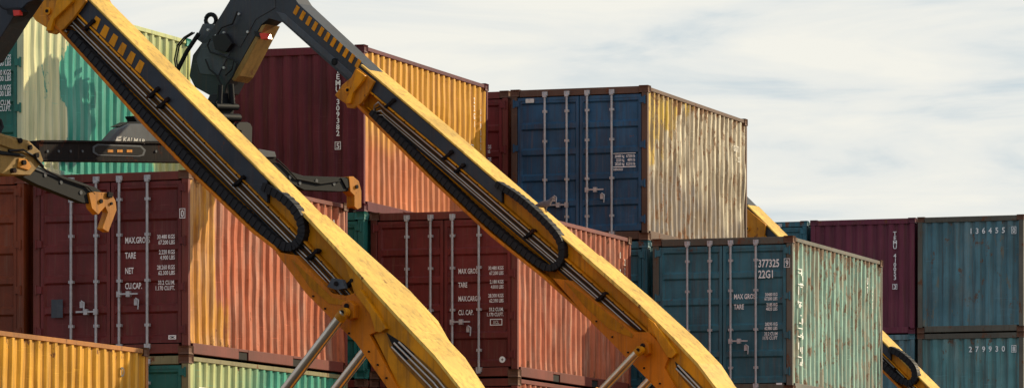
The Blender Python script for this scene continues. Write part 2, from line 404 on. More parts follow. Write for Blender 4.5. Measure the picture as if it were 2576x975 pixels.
def L_greenleft(m):
    for i, (a, b) in enumerate((("30.480 KGS", "67.200 LBS"), ("2.220 KGS", "4.900 LBS"), ("28.260 KGS", "62.300 LBS"), ("33.2 CU.M.", "1.170 CU.FT."))):
        z = 1.64 - i * 0.215
        put_text(m, a, 0.075, fd(1.01, z + 0.0), 0.62, 'R'); put_text(m, b, 0.075, fd(1.01, z - 0.085), 0.62, 'R')
    put_text(m, "0", 0.1, fp(1.13, 2.1), 0.7, 'C'); frame_rect(m, fp(1.13, 2.1), -0.045, 0.045, -0.02, 0.12, 0.01)
def L_maroon(m):
    vtext(m, "TEMU 309382 5", 0.085, fw(0.775, 2.16), 1.15, 1.0)
    frame_rect(m, fw(0.775, 2.16 - 12 * 0.085 * 1.15), -0.05, 0.05, -0.02, 0.105, 0.01)
    vtext(m, "22G1", 0.10, fs(2.3, 2.2), mi=0); vtext(m, "309382 5", 0.09, fs(2.63, 2.05), 1.3, mi=1)
    frame_rect(m, fs(2.2, 1.35), -0.06, 0.06, 0, 0.16, 0.012)
def L_temu(m):
    vtext(m, "TEMU 410053 3", 0.09, fw(0.75, 2.20), 1.1, 1.05)
    frame_rect(m, fw(0.75, 2.20 - 12 * 0.09 * 1.1), -0.055, 0.055, -0.015, 0.105, 0.01)
def wide(s, box, z):
    def g(m):
        for i, ch in enumerate(s): put_text(m, ch, 0.125, fw(0.0 + i * 0.15, z), 0.9, 'C', 0)
        put_text(m, box, 0.11, fw(0.99, z), 0.85, 'C'); frame_rect(m, fw(0.99, z), -0.055, 0.055, -0.025, 0.135, 0.012)
    return g
def L_yel(m):
    vtext(m, "D  S", 0.13, fs(2.15, 2.16), 1.5, 0.9, mi=3); vtext(m, "2251", 0.13, fs(2.55, 1.85), 1.2, mi=1)
def L_green2(m):
    frame_rect(m, fs(-2.5, 1.95), -0.15, 0.1, 0, 0.2, 0.1)
def L_redF(m):
    for i, t in enumerate(("KGS", "LBS", "KGS", "LBS")): put_text(m, t, 0.06, fd(0.80, 1.62 - i * 0.08 - (0.05 if i > 1 else 0)), 0.7)

SAL = (0.50, 0.115, 0.04); YZ = (0.70, 0.31, 0.012)  # sunlit salmon of the red paint, and yellow light reflected on it
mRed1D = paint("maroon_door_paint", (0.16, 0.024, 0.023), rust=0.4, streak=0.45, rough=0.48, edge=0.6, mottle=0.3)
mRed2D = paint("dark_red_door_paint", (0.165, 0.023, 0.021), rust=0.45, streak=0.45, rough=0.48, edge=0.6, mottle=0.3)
mRed1S = paint("sunlit_salmon_side_yellow_reflection", SAL, [(YZ, (0, -1.0, -0.35, -1.35), 2.2, 0.15)], rust=0.6, streak=0.7, rough=0.5, fade=0.4, edge=0.9, valley='x', vcol=(0.22, 0.05, 0.02), vamt=0.5, mottle=0.3)  # red paint with sun put into the colour, yellow zone a painted reflection
mRed2S = paint("sunlit_salmon_side_paint", (0.49, 0.115, 0.045), rust=0.6, streak=0.7, rough=0.5, fade=0.45, edge=0.9, valley='x', vcol=(0.24, 0.055, 0.03), vamt=0.5, mottle=0.3)  # same red paint as the doors, lightened in colour as if sunlit
mMarD = paint("deep_maroon_paint", (0.125, 0.018, 0.029), rust=0.2, streak=0.3, rough=0.5, spec=0.2, valley='y', vcol=(0.05, 0.009, 0.014), vamt=0.5)
mMarS = paint("sunlit_yellow_over_salmon_side", (0.52, 0.15, 0.05), [((0.68, 0.33, 0.01), (0, 0, 1.0, -1.2), 1.1, 0.3)], rust=0.4, streak=0.5, fade=0.15, edge=0.6, valley='x', vcol=(0.36, 0.13, 0.02), vamt=0.4)  # maroon container's side, sunset yellow and salmon put into the colour
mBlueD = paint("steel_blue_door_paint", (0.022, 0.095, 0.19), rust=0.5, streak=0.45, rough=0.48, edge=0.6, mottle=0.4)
mBlueS = paint("cream_side_light_and_shadow", (0.68, 0.60, 0.44), [((0.64, 0.42, 0.04), (0, -0.8, 1.2, -3.5), 4.5, 0.12), ((0.28, 0.245, 0.22), (0, -0.1, -1.0, 0.95), 2.6, 0.2)], rust=1.0, streak=1.0, rustcol=(0.15, 0.07, 0.03), peel=0.95, peelcol=(0.24, 0.17, 0.10), edge=0.9, valley='x', vcol=(0.22, 0.15, 0.08), vamt=0.7)  # yellow zone paints light on the cream, grey zone a cast shadow
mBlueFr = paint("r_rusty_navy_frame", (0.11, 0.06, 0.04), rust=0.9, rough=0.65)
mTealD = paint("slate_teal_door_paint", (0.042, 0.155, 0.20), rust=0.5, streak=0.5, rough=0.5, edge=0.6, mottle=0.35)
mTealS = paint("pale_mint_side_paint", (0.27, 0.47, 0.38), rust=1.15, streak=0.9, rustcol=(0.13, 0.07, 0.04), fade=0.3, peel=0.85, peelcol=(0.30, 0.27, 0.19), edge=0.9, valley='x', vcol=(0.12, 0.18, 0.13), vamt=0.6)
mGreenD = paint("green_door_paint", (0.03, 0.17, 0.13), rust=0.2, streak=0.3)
mGreenS = paint("teal_green_side_cream_reflections", (0.03, 0.34, 0.26), [((0.52, 0.56, 0.22), (0, 0.9, 0.9, -2.0), 1.2, 0.3), ((0.76, 0.74, 0.42), (0, -1.2, 0.5, -2.6), 6.5, 0.08)], rust=0.25, streak=0.35, rough=0.3, spec=0.6, valley='x', vcol=(0.03, 0.22, 0.16), vamt=0.4)  # cream patches are reflected light painted into the teal
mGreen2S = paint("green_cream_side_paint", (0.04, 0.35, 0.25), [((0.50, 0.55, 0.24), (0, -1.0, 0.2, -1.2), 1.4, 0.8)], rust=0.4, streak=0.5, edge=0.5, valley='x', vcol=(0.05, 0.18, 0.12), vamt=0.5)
mTealL = paint("dull_teal_paint", (0.018, 0.16, 0.14), rust=0.4, edge=0.5, mottle=0.3)
mBrown = paint("rust_brown_paint", (0.21, 0.042, 0.012), rust=0.5, streak=0.6, mottle=0.4)
mYel = paint("yellow_side_paint", (0.70, 0.345, 0.012), rust=0.55, streak=0.6, rough=0.48, edge=0.7, valley='x', vcol=(0.38, 0.15, 0.01), vamt=0.6, mottle=0.15)
mTemu = paint("wine_paint", (0.155, 0.025, 0.05), rust=0.5, streak=0.5, edge=0.5, valley='y', vcol=(0.065, 0.012, 0.024), vamt=0.5)
mGrR = paint("faded_teal_paint", (0.09, 0.21, 0.25), rust=0.85, streak=0.7, rustcol=(0.10, 0.06, 0.04), fade=0.2, peel=0.5, peelcol=(0.17, 0.16, 0.12), valley='y', vcol=(0.045, 0.10, 0.115), vamt=0.6)
mGrR2 = paint("faded_green_paint", (0.105, 0.26, 0.27), rust=0.85, streak=0.7, rustcol=(0.10, 0.06, 0.04), fade=0.2, peel=0.5, peelcol=(0.17, 0.17, 0.12), valley='y', vcol=(0.045, 0.11, 0.11), vamt=0.6)
mFrY = paint("r_yellow_rusty_frame", (0.40, 0.15, 0.02), rust=0.9)
mFrR = paint("r_red_rusty_frame", (0.17, 0.035, 0.024), rust=0.6)
mFrG = paint("r_green_rusty_frame", (0.22, 0.20, 0.10), rust=0.9)
mFrT = paint("r_teal_rusty_frame", (0.12, 0.11, 0.085), rust=0.9)

T = 19.4
def stack(NR, th, specs):
    for lvl, kw in specs: container(NR, th, lvl, **kw)
hid = lambda d, s, l: dict(door=d, side=s, label=l, lite=True)
stack((-7.0, 61.2), T, [(1, hid(mBrown, mBrown, "rust brown shipping container at the base of a stack")),
    (2, dict(door=mYel, side=mYel, frame=mFrY, label="yellow shipping container with rusty corner posts and worn numbers", letters=L_yel))])
stack((-6.96, 69.4), T, [(1, hid(mTealL, mTealL, "dull teal shipping container at the base of a stack")), (2, hid(mBrown, mBrown, "rust brown shipping container low in a stack")),
    (3, dict(door=mBrown, side=mBrown, label="rust brown shipping container under the bright green one")),
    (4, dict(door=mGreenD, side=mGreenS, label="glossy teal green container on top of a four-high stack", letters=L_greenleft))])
stack((-4.557, 68.6), 19.9, [(1, hid(mTealL, mTealL, "dull teal shipping container at the base of a stack")),
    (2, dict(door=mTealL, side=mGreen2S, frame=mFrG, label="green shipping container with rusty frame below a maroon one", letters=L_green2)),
    (3, dict(door=mRed1D, side=mRed1S, frame=mFrR, label="maroon container with closed doors, sunlit salmon side and yellow reflection", letters=L_red1, dent=0.022))])
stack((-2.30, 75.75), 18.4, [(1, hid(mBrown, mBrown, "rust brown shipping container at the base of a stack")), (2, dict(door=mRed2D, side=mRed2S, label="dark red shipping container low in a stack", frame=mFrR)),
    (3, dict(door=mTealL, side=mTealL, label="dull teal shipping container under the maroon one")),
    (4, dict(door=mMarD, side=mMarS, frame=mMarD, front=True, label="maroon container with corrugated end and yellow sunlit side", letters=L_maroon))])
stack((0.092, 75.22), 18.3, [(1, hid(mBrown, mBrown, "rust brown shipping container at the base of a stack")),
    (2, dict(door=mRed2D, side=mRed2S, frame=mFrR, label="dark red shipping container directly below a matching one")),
    (3, dict(door=mRed2D, side=mRed2S, frame=mFrR, label="dark red container with closed doors and sunlit salmon corrugated side", letters=L_red2, dent=0.018))])
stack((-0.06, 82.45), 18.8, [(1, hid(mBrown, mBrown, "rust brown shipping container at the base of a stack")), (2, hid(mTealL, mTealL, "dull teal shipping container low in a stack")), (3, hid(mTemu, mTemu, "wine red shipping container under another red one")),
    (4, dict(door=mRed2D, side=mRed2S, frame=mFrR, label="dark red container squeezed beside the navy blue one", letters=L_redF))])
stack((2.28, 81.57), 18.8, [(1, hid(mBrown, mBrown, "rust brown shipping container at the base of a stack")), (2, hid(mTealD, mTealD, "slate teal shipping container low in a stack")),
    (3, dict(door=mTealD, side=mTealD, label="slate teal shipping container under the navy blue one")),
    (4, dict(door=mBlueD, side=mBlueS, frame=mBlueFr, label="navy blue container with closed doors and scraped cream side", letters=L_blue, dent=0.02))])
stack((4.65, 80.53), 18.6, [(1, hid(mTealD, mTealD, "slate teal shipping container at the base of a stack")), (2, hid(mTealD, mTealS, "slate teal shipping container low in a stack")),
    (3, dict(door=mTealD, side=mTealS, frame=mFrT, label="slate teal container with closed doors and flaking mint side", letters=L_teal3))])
stack((9.02, 108.9), T, [(1, hid(mTealD, mTealD, "slate teal shipping container at the base of a stack")), (2, hid(mTemu, mTemu, "wine red shipping container low in a stack")),
    (3, dict(door=mGrR, side=mGrR, front=True, lite=True, label="faded teal container below the wine red one")),
    (4, dict(door=mTemu, side=mTemu, frame=mTemu, front=True, label="wine red container with corrugated end and white vertical number", letters=L_temu))])
stack((11.36, 108.0), T, [(1, hid(mTealD, mTealD, "slate teal shipping container at the base of a stack")), (2, hid(mGrR2, mGrR2, "faded green shipping container low in a stack")),
    (3, dict(door=mGrR2, side=mGrR2, frame=mFrT, front=True, label="faded green container with scratched corrugated end, lower of two", letters=wide("279930", "8", 2.16), dent=0.016)),
    (4, dict(door=mGrR, side=mGrR, frame=mFrT, front=True, label="faded teal container with scratched corrugated end, top of stack", letters=wide("136455", "0", 2.19), dent=0.016))])
stack((6.66, 109.8), T, [(1, hid(mTealD, mTealD, "slate teal shipping container at the base of a stack")), (2, hid(mTealD, mTealD, "slate teal shipping container low in a stack")), (3, hid(mGrR, mGrR, "faded teal shipping container third in a stack")),
    (4, dict(door=mTealD, side=mTealD, label="slate teal container beside the wine red one"))])

# ------------------------------------------------------------------ reach stackers
class Plane:
    """vertical working plane through (X0,Y0) with horizontal direction d; P() turns image pixel coordinates into the point on it"""
    def __init__(s, X0, Y0, dx, dy):
        l = math.hypot(dx, dy); s.X0, s.Y0, s.dx, s.dy = X0, Y0, dx / l, dy / l
        s.n = Vector((-s.dy, s.dx, 0)); s.d = Vector((s.dx, s.dy, 0))
    def P(s, u, v, w=0.0):  # image pixel coordinates cast onto the plane, then offset along its normal
        r = (u - CX) / F; t = (r * s.Y0 - s.X0) / (s.dx - r * s.dy)
        X = s.X0 + s.dx * t; Y = s.Y0 + s.dy * t
        return Vector((X, Y, CZ + (HZ - v) * Y / F)) + s.n * w

def prism(mb, pl, pts, w0, w1, mi=0):
    near = [pl.P(u, v) + pl.n * w0 for u, v in pts]
    far = [pl.P(u, v) + pl.n * (w1[i] if isinstance(w1, (list, tuple)) else w1) for i, (u, v) in enumerate(pts)]
    mb.prism(near, far, mi)
def strip(mb, pl, pts, o0, o1, w0, w1, mi=0):
    prism(mb, pl, [(u, v + o0) for u, v in pts] + [(u, v + o1) for u, v in reversed(pts)], w0, w1, mi)
def cut(pts, u0, u1):
    out = []
    def at(u):
        for (a, b), (c, d) in zip(pts, pts[1:]):
            if a <= u <= c: return (u, b + (d - b) * (u - a) / (c - a))
        return pts[0] if u < pts[0][0] else pts[-1]
    out.append(at(u0)); out += [p for p in pts if u0 < p[0] < u1]; out.append(at(u1)); return out
def disc(mb, pl, u, v, r, w0, w1, mi=0, n=16):
    c = pl.P(u, v)
    mb.tube([c + pl.n * w0, c + pl.n * w1], r, n, mi)
def chain(mb, pl, path, h, w0, w1, mi=0, step=0.048):
    for _ in range(2):
        q = [path[0]]
        for a, b in zip(path, path[1:]): q += [(a[0] * .75 + b[0] * .25, a[1] * .75 + b[1] * .25), (a[0] * .25 + b[0] * .75, a[1] * .25 + b[1] * .75)]
        path = q + [path[-1]]
    pts = [pl.P(u, v) for u, v in path]
    out = [pts[0]]; acc = 0
    for a, b in zip(pts, pts[1:]):
        L_ = (b - a).length
        if L_ < 1e-6: continue
        d = (b - a) / L_; s_ = step - acc
        while s_ < L_: out.append(a + d * s_); s_ += step
        acc = L_ - (s_ - step)
    for i in range(1, len(out) - 1):
        d = (out[i + 1] - out[i - 1]).normalized(); nn = d.cross(pl.n).normalized()
        hh = h * (0.5 if i % 2 else 0.46); wq = 0.0 if i % 2 else 0.008
        a = out[i] - d * step * 0.46; b = out[i] + d * step * 0.46
        near = [a - nn * hh + pl.n * (w0 + wq), b - nn * hh + pl.n * (w0 + wq), b + nn * hh + pl.n * (w0 + wq), a + nn * hh + pl.n * (w0 + wq)]
        mb.prism(near, [p + pl.n * (w1 - w0 - 2 * wq) for p in near], mi)
    core = []
    for i in range(len(out)):
        d = (out[min(i + 1, len(out) - 1)] - out[max(i - 1, 0)]).normalized(); nn = d.cross(pl.n).normalized()
        core.append((out[i] - nn * h * 0.42, out[i] + nn * h * 0.42))
    for (a, b), (c, d) in zip(core, core[1:]):
        q = [a + pl.n * (w0 + .014), c + pl.n * (w0 + .014), d + pl.n * (w0 + .014), b + pl.n * (w0 + .014)]
        mb.prism(q, [p + pl.n * (w1 - w0 - .028) for p in q], mi)

def reach_stacker(c):
    pl = c['pl']; TB, LB = c['TB'], c['LB']; Wd = c.get('W', 0.46)
    k = c['k']
    foot = pl.P(*c['foot'])
    root = bpy.data.objects.new("reach_stacker", None); COL.objects.link(root); root.location = (foot.x, foot.y, 0)
    root["label"] = c['label']; root["category"] = "reach stacker"; root["group"] = "reach stackers working the container yard"
    O = Vector((foot.x, foot.y, 0))
    t0, tb = c['tip'], c['band_end']; te = TB[-1][0]
    bo = c['band'][1]
    m = MB()
    prism(m, pl, TB + LB[::-1], 0.10, Wd, 3)
    strip(m, pl, TB, -2, 5 * k, -0.01, Wd + 0.012, 1)
    strip(m, pl, cut(TB, t0, te), bo, bo + 6 * k, -0.02, 0.105, 0)
    strip(m, pl, cut(TB, tb, te), 5 * k, bo, 0.06, 0.105, 0)
    strip(m, pl, cut(TB, t0 + 10, c['pipe_end']), c['pipes'][-1] + 5 * k, c['pipes'][-1] + 10 * k, 0.04, 0.105, 0)
    strip(m, pl, cut(LB, LB[0][0], te), -8 * k, 2, -0.08, 0.105, 2)
    m.obj("outer_boom", [M_YEL, M_YELTOP, M_ORANGE, M_YEL2], root, bevel=0.008, origin=O)
    m = MB()
    strip(m, pl, cut(TB, t0, tb), 5 * k + 1, bo - 1, 0.0, 0.105, 0)
    for q in c.get('band_stripes', []): prism(m, pl, q, -0.006, 0.0, 1)
    m.obj("telescopic_section", [M_GREY, M_YEL, M_GREYL], root, bevel=0.006, origin=O)
    m = MB()
    for j, po in enumerate(c['pipes']):
        pts = cut(TB, t0 + c['pipe_in'] + j * 4 * k, c['pipe_end'] - j * 8)
        P = [pl.P(u, v + po, 0.03) for u, v in pts]
        u0, v0 = pts[0][0], pts[0][1] + po
        jj = j * 0.7
        bend = [pl.P(u0 - dx * k, v0 + dy * k, 0.0) for dx, dy in ((6 + 4 * jj, 34 - 6 * jj), (16 + 3 * jj, 20 - 6 * jj), (14 + 2 * jj, 4 - 5 * jj), (2, -6))]
        m.tube(bend + P, (0.015, 0.010, 0.015, 0.010, 0.013)[j % 5], 6, 1 if j in (1, 4) else 0)
    for po in c.get('low_pipes', []):
        m.tube([pl.P(u, v, -0.08) for u, v in po], 0.016, 6, 0)
    m.obj("hydraulic_pipes", [M_PIPE, M_BLACK], root, origin=O)
    m = MB()
    for (u, v) in c['clamps']:
        prism(m, pl, [(u - 12 * k, v + 12 * k), (u - 17 * k, v + 6 * k), (u + 10 * k, v - 18 * k), (u + 15 * k, v - 12 * k)], -0.03, 0.05, 0)
        disc(m, pl, u + 10 * k, v - 11 * k, 0.026, -0.06, 0.0, 0, 8); disc(m, pl, u - 12 * k, v + 8 * k, 0.022, -0.06, 0.0, 0, 8)
    sp = cut(TB, t0 + 20, c['pipe_end']); P0, P1 = sp[0], sp[-1]; nst = 26
    for i in range(nst):
        u = P0[0] + (P1[0] - P0[0]) * (i + .5) / nst
        v = cut(TB, u, u + 1)[0][1] + bo + 4 * k
        disc(m, pl, u, v, 0.010, -0.03, 0.0, 0, 6)
    for (u, v) in c.get('bolts', []): disc(m, pl, u, v, 0.013, -0.12, -0.10, 0, 8)
    m.obj("pipe_clamps", [M_RUSTY], root, origin=O)
    m = MB(); chain(m, pl, c['chain'], c['chain_h'], -0.06, 0.095); m.obj("cable_chain", [M_BLACK], root, origin=O)
    m = MB(); prism(m, pl, c['flange'], -0.07, -0.02, 0); prism(m, pl, c['flange'], Wd + 0.02, Wd + 0.07, 0)
    if 'flange2' in c: prism(m, pl, c['flange2'], -0.13, -0.07, 1)
    bu, bv = c['boss']; disc(m, pl, bu, bv, 0.05, -0.10, -0.07, 1, 18); disc(m, pl, bu, bv, 0.022, -0.115, -0.10, 2, 12)
    m.obj("boom_tip_bracket", [M_YWORN, M_YEL, M_RUSTY], root, bevel=0.006, origin=O)
    if 'inner' in c:
        m = MB(); prism(m, pl, c['inner'], 0.05, Wd - 0.04, 0)
        for q in c.get('inner_extra', []): prism(m, pl, q[0], q[1], q[2], q[3])
        m.obj("inner_boom", [M_GREY, M_YEL, M_GREYL, M_HOLE, M_TAN], root, bevel=0.01, origin=O)
    if 'base' in c:
        m = MB()
        for (pts, w0, w1, mi) in c['base']: prism(m, pl, pts, w0, w1, mi)
        fl = c['flare']; pts = [p[:2] for p in fl]
        prism(m, pl, [(u, v - 6) for u, v in pts] + [(u, v + 5) for u, v in reversed(pts)], -0.058, [p[2] for p in fl] + [p[2] for p in reversed(fl)], 3)
        m.obj("boom_base", [M_YEL, M_ORANGE, M_DKY, M_YELTOP, M_GREYL, M_HOLE, M_YEL2], root, bevel=0.006, origin=O)
        m = MB()
        for (u, v, r, w0, w1) in c['lug_discs']: disc(m, pl, u, v, r, w0, w1, 0)
        m.obj("pivot_pin", [M_RUSTY], root, origin=O)
    for (a, b, w, r) in c.get('cyls', []):
        m = MB(); A = pl.P(*a, w); B = pl.P(*b, w); B2 = A + (B - A) * 2.6
        m.tube([A, A + (B - A) * 1.3], r, 20, 0); m.tube([A + (B - A) * 1.3, B2], r * 1.5, 20, 1)
        m.tube([A - pl.n * 0.05, A + pl.n * 0.05], r * 0.95, 16, 1)
        m.tube([A + (B - A) * 0.02, A + (B - A) * 0.09], r * 1.12, 16, 1)
        m.tube([A - pl.n * 0.06, A - pl.n * 0.05], r * 0.45, 12, 2)
        m.obj("lift_cylinder", [M_CHROME, M_YEL, M_RUSTY], root, origin=O)
    m = MB(); d = pl.d; n = pl.n; G = O + n * (Wd / 2)
    def obox(a0, a1, b0, b1, z0, z1, mi):
        q = [G + d * a + n * b for a, b in ((a0, b0), (a1, b0), (a1, b1), (a0, b1))]
        m.prism([p + Vector((0, 0, z0)) for p in q], [p + Vector((0, 0, z1)) for p in q], mi)
    obox(-4.2, 2.6, -0.9, 0.9, 0.7, 1.5, 0); obox(-0.2, 2.8, -1.6, 1.6, 0.8, 1.6, 0); obox(-0.3, 0.5, -0.45, -0.3, 1.5, 3.2, 0); obox(-0.3, 0.5, 0.3, 0.45, 1.5, 3.2, 0)
    m.obj("chassis", [M_YEL], root, bevel=0.03, origin=O)
    for a, b, r in ((-3.6, -1.5, 0.85), (-3.6, 1.5, 0.85), (1.6, -1.25, 0.7), (1.6, 1.25, 0.7)):
        m = MB(); cc = G + d * a + n * b + Vector((0, 0, r))
        m.tube([cc - n * 0.33, cc - n * 0.3, cc + n * 0.3, cc + n * 0.33], [r * .9, r, r, r * .9], 28, 0); m.tube([cc - n * 0.36, cc + n * 0.36], r * 0.45, 20, 1)
        m.obj("wheel", [M_BLACK, M_YEL], root, origin=O)
    return root, O

DX, DY = math.cos(math.radians(32)), -math.sin(math.radians(32))
plB = Plane(-4.28, 72.0, DX, DY)
TBb = [(908, 163), (1100, 325), (1270, 472), (1390, 575), (1480, 652), (1640, 795), (1700, 858), (1760, 922), (1800, 975), (1900, 1090), (2150, 1390)]
LBb = [(905, 268), (925, 288), (1100, 462), (1240, 592), (1375, 700), (1500, 812), (1560, 872), (1700, 1015), (1780, 1110), (2000, 1390)]
stripesB = []
for i in range(11):
    u = 742 + i * 15.5; v = 12 + (u - 742) * 0.865
    stripesB.append(([(u, v), (u + 8, v + 7), (u - 2, v + 27), (u - 10, v + 20)], 0.04, 0.05, 1))
cB = dict(pl=plB, TB=TBb, LB=LBb, k=0.85, foot=(2080, 1390), tip=908, band=(0, 46), band_end=1262, low_end=1385,
    pipes=[60, 68, 76, 84, 91], pipe_in=46, pipe_end=1610, clamps=[(985, 262), (1160, 425), (1335, 590), (1515, 748), (1130, 392)],
    chain=[(935, 283), (1050, 390), (1100, 438), (1240, 570), (1360, 666), (1388, 676), (1412, 662), (1419, 634), (1411, 602), (1388, 572), (1345, 530), (1300, 492), (1250, 462)],
    chain_h=0.10, flange=[(903, 170), (890, 196), (868, 214), (849, 240), (857, 249), (876, 262), (880, 272), (895, 274), (914, 262), (930, 240), (948, 206)], boss=(884, 228),
    flange2=[(908, 176), (930, 192), (924, 206), (900, 236), (893, 262), (882, 262), (884, 250), (896, 222), (903, 200)],
    inner=[(930, 180), (745, 8), (700, -60), (600, -70), (572, 2), (530, 70), (480, 138), (471, 190), (485, 218), (528, 242), (560, 232), (578, 196), (652, 62), (672, 46), (706, 56), (895, 225)],
    inner_extra=stripesB + [([(600, -40), (690, -40), (688, 20), (640, 48), (600, 120), (560, 90), (585, 20)], 0.04, 0.05, 0),
        ([(505, 110), (545, 100), (575, 130), (545, 190), (500, 185), (490, 150)], 0.035, 0.05, 2), ([(690, 28), (712, 34), (900, 200), (890, 212), (706, 50)], 0.04, 0.05, 2),
        ([(656, 64), (668, 60), (600, 190), (586, 204), (580, 198)], 0.02, 0.38, 4)],  # tan plate painting the sun on the grey neck steel
    base=[([(1628, 785), (1700, 855), (1760, 918), (1800, 971), (1900, 1088), (2150, 1388), (2000, 1388), (1790, 1088), (1705, 990), (1665, 920), (1640, 860)], -0.05, 0.50, 0),
          ([(1703, 908), (1740, 940), (1800, 1000), (1880, 1090), (1845, 1090), (1760, 995), (1712, 940)], -0.06, -0.05, 2),
          ([(1703, 908), (1740, 940), (1752, 955), (1712, 935)], -0.066, -0.06, 5),  # black piece painting the deepest shade of the hollow
          ([(1400, 700), (1440, 705), (1560, 800), (1605, 835), (1640, 835), (1665, 860), (1690, 900), (1680, 925), (1760, 1060), (1700, 1017), (1560, 874), (1500, 814)], -0.10, 0.095, 1),
          ([(1430, 708), (1470, 735), (1560, 806), (1604, 842), (1600, 850), (1540, 826), (1480, 770)], -0.108, -0.10, 6),
          ([(1640, 800), (1656, 812), (1712, 888), (1700, 900), (1690, 898), (1665, 858)], -0.12, -0.05, 0),
          ([(1622, 862), (1634, 855), (1648, 864), (1650, 888), (1640, 896), (1626, 890)], -0.2, -0.10, 1)],
    flare=[(1470, 643, .46), (1600, 757, .52), (1700, 855, .62), (1760, 918, .62), (1800, 971, .55), (1900, 1088, .55)], low_pipes=[[(1712, 918), (1800, 1010), (1860, 1085)], [(1708, 926), (1790, 1010), (1850, 1085)]],
    bolts=[(1510 + i * 40, 808 + i * 39) for i in range(5)],
    lug_discs=[(1636, 870, 0.035, -0.22, -0.2)],
    cyls=[((1636, 882), (1560, 962), -0.29, 0.06), ((1636, 882), (1560, 962), 0.70, 0.06)],
    label="yellow reach stacker boom raised high, dark neck holding an empty spreader")
rootB, OB = reach_stacker(cB)
m = MB()
ring = [plB.P(511 + 13 * math.cos(a * math.pi / 8), 48 + 15 * math.sin(a * math.pi / 8), 0.2) for a in range(17)]
m.tube(ring, 0.035, 8, 0)
prism(m, plB, [(498, 58), (524, 58), (560, 95), (530, 130), (480, 95)], 0.12, 0.28, 5)
for w in (0.03, -0.02):
    m.tube([plB.P(u, v, w) for u, v in ((486, 82), (465, 95), (448, 115), (441, 150), (446, 180))], 0.014, 6, 1)
m.tube([plB.P(u, v, 0.0) for u, v in ((500, 85), (470, 130), (446, 178))], 0.035, 8, 0)
for pts in (((532, 98), (525, 115), (532, 132), (560, 140), (592, 152), (586, 175), (570, 190)), ((600, 30), (588, 60), (560, 70), (548, 90), (545, 108), (575, 118)),
            ((520, 150), (530, 175), (548, 190), (560, 215), (550, 245)), ((590, 152), (600, 160), (590, 190), (572, 215), (568, 245)),
            ((535, 240), (520, 262), (530, 285), (545, 300)), ((580, 225), (592, 250), (586, 280), (570, 305))):
    m.tube([plB.P(u, v, -0.03) for u, v in pts], 0.016, 6, 1)
prism(m, plB, [(538, 92), (570, 84), (588, 110), (572, 132), (545, 126)], -0.05, 0.04, 1)
for u, v in ((540, 90), (560, 82), (575, 120), (598, 35), (520, 75), (620, 80), (560, 170)): disc(m, plB, u, v, 0.020, 0.02, 0.06, 2, 8)
disc(m, plB, 838, 155, 0.032, 0.028, 0.05, 3, 12); disc(m, plB, 838, 155, 0.055, 0.034, 0.05, 0, 14)
prism(m, plB, [(655, 84), (672, 84), (676, 98), (660, 100)], -0.03, 0.1, 4); prism(m, plB, [(640, 78), (656, 82), (658, 94), (644, 92)], -0.02, 0.1, 1)
m.obj("neck_fittings", [M_BLACKP, M_BLACK, M_STEEL, M_HOLE, M_RED, M_GREYL], rootB, origin=OB, bevel=0.004)

plS = Plane(-6.71, 68.7, 4.31, 5.3)
def spreader_root(root):
    e = bpy.data.objects.new("spreader", None); COL.objects.link(e); e.parent = root; return e
sB = spreader_root(rootB)
m = MB()
prism(m, plS, [(92, 358), (135, 356), (500, 362), (640, 378), (688, 388), (690, 410), (640, 416), (500, 404), (92, 400)], -0.05, 0.15, 0)
sl = [(240, 366), (345, 370), (354, 379), (350, 389), (340, 391), (240, 388), (231, 381), (231, 371)]
sl2 = [(238, 362), (348, 366), (360, 378), (355, 392), (342, 395), (238, 392), (226, 384), (226, 369)]
prism(m, plS, sl2, -0.058, -0.05, 4); prism(m, plS, sl, -0.064, -0.058, 1)
for i in range(3): prism(m, plS, [(262 + i * 24, 377), (276 + i * 24, 377), (276 + i * 24, 384), (262 + i * 24, 384)], -0.07, -0.064, 2)
prism(m, plS, [(92, 353), (150, 353), (500, 359), (500, 363), (92, 358)], -0.08, 0.17, 0)
prism(m, plS, [(92, 400), (500, 404), (500, 409), (92, 405)], -0.08, 0.17, 0)
for u in (112, 140, 170, 200, 385): disc(m, plS, u, 381, 0.02, -0.065, -0.05, 4, 8)
m.obj("spreader_beam", [M_RUSTY, M_HOLE, M_YWORN, M_BLACKP, M_GREYL], sB, bevel=0.006, origin=OB)
m = MB()
prism(m, plS, [(262, 357), (290, 326), (318, 312), (366, 312), (384, 332), (400, 357)], -0.06, 0.1, 0)
prism(m, plS, [(300, 318), (325, 306), (366, 306), (380, 318)], 0.0, 0.2, 1)
prism(m, plS, [(350, 290), (395, 290), (430, 330), (430, 357), (390, 357)], 0.12, 0.3, 1)
prism(m, plS, [(500, 335), (545, 330), (560, 300), (590, 300), (600, 375), (500, 372)], 0.0, 0.3, 1)
prism(m, plS, [(540, 262), (552, 236), (585, 232), (592, 262), (586, 300), (535, 300)], 0.0, 0.2, 1)
for (u, v, u2, v2, r) in ((548, 215, 546, 262, .04), (574, 212, 578, 262, .045), (535, 268, 590, 270, .05), (532, 294, 595, 297, .06)):
    m.tube([plS.P(u, v, -0.05), plS.P(u2, v2, -0.05)], r, 10, 1)
m.obj("rotator_housing", [M_GREYL, M_BLACKP], sB, bevel=0.01, origin=OB)
m = MB()
v_, f_ = text_geo("KALMAR", 0.08, 1.0); p0 = plS.P(300, 356, -0.066)
wd = max(x for x, y in v_); tgt = (plS.P(356, 356) - plS.P(300, 356)).length
m.add([p0 + plS.d * (x * tgt / wd + y * 0.25) + Vector((0, 0, y * 0.85)) for x, y in v_], f_, 0)
m.add([plS.P(u, v, -0.066) for u, v in [(282, 355), (286, 344), (298, 343), (295, 348), (289, 349), (288, 351), (297, 351), (295, 355)]], [tuple(range(8))], 0)
m.obj("lettering", [M_WORN], sB, origin=OB, recalc=False)
m = MB()
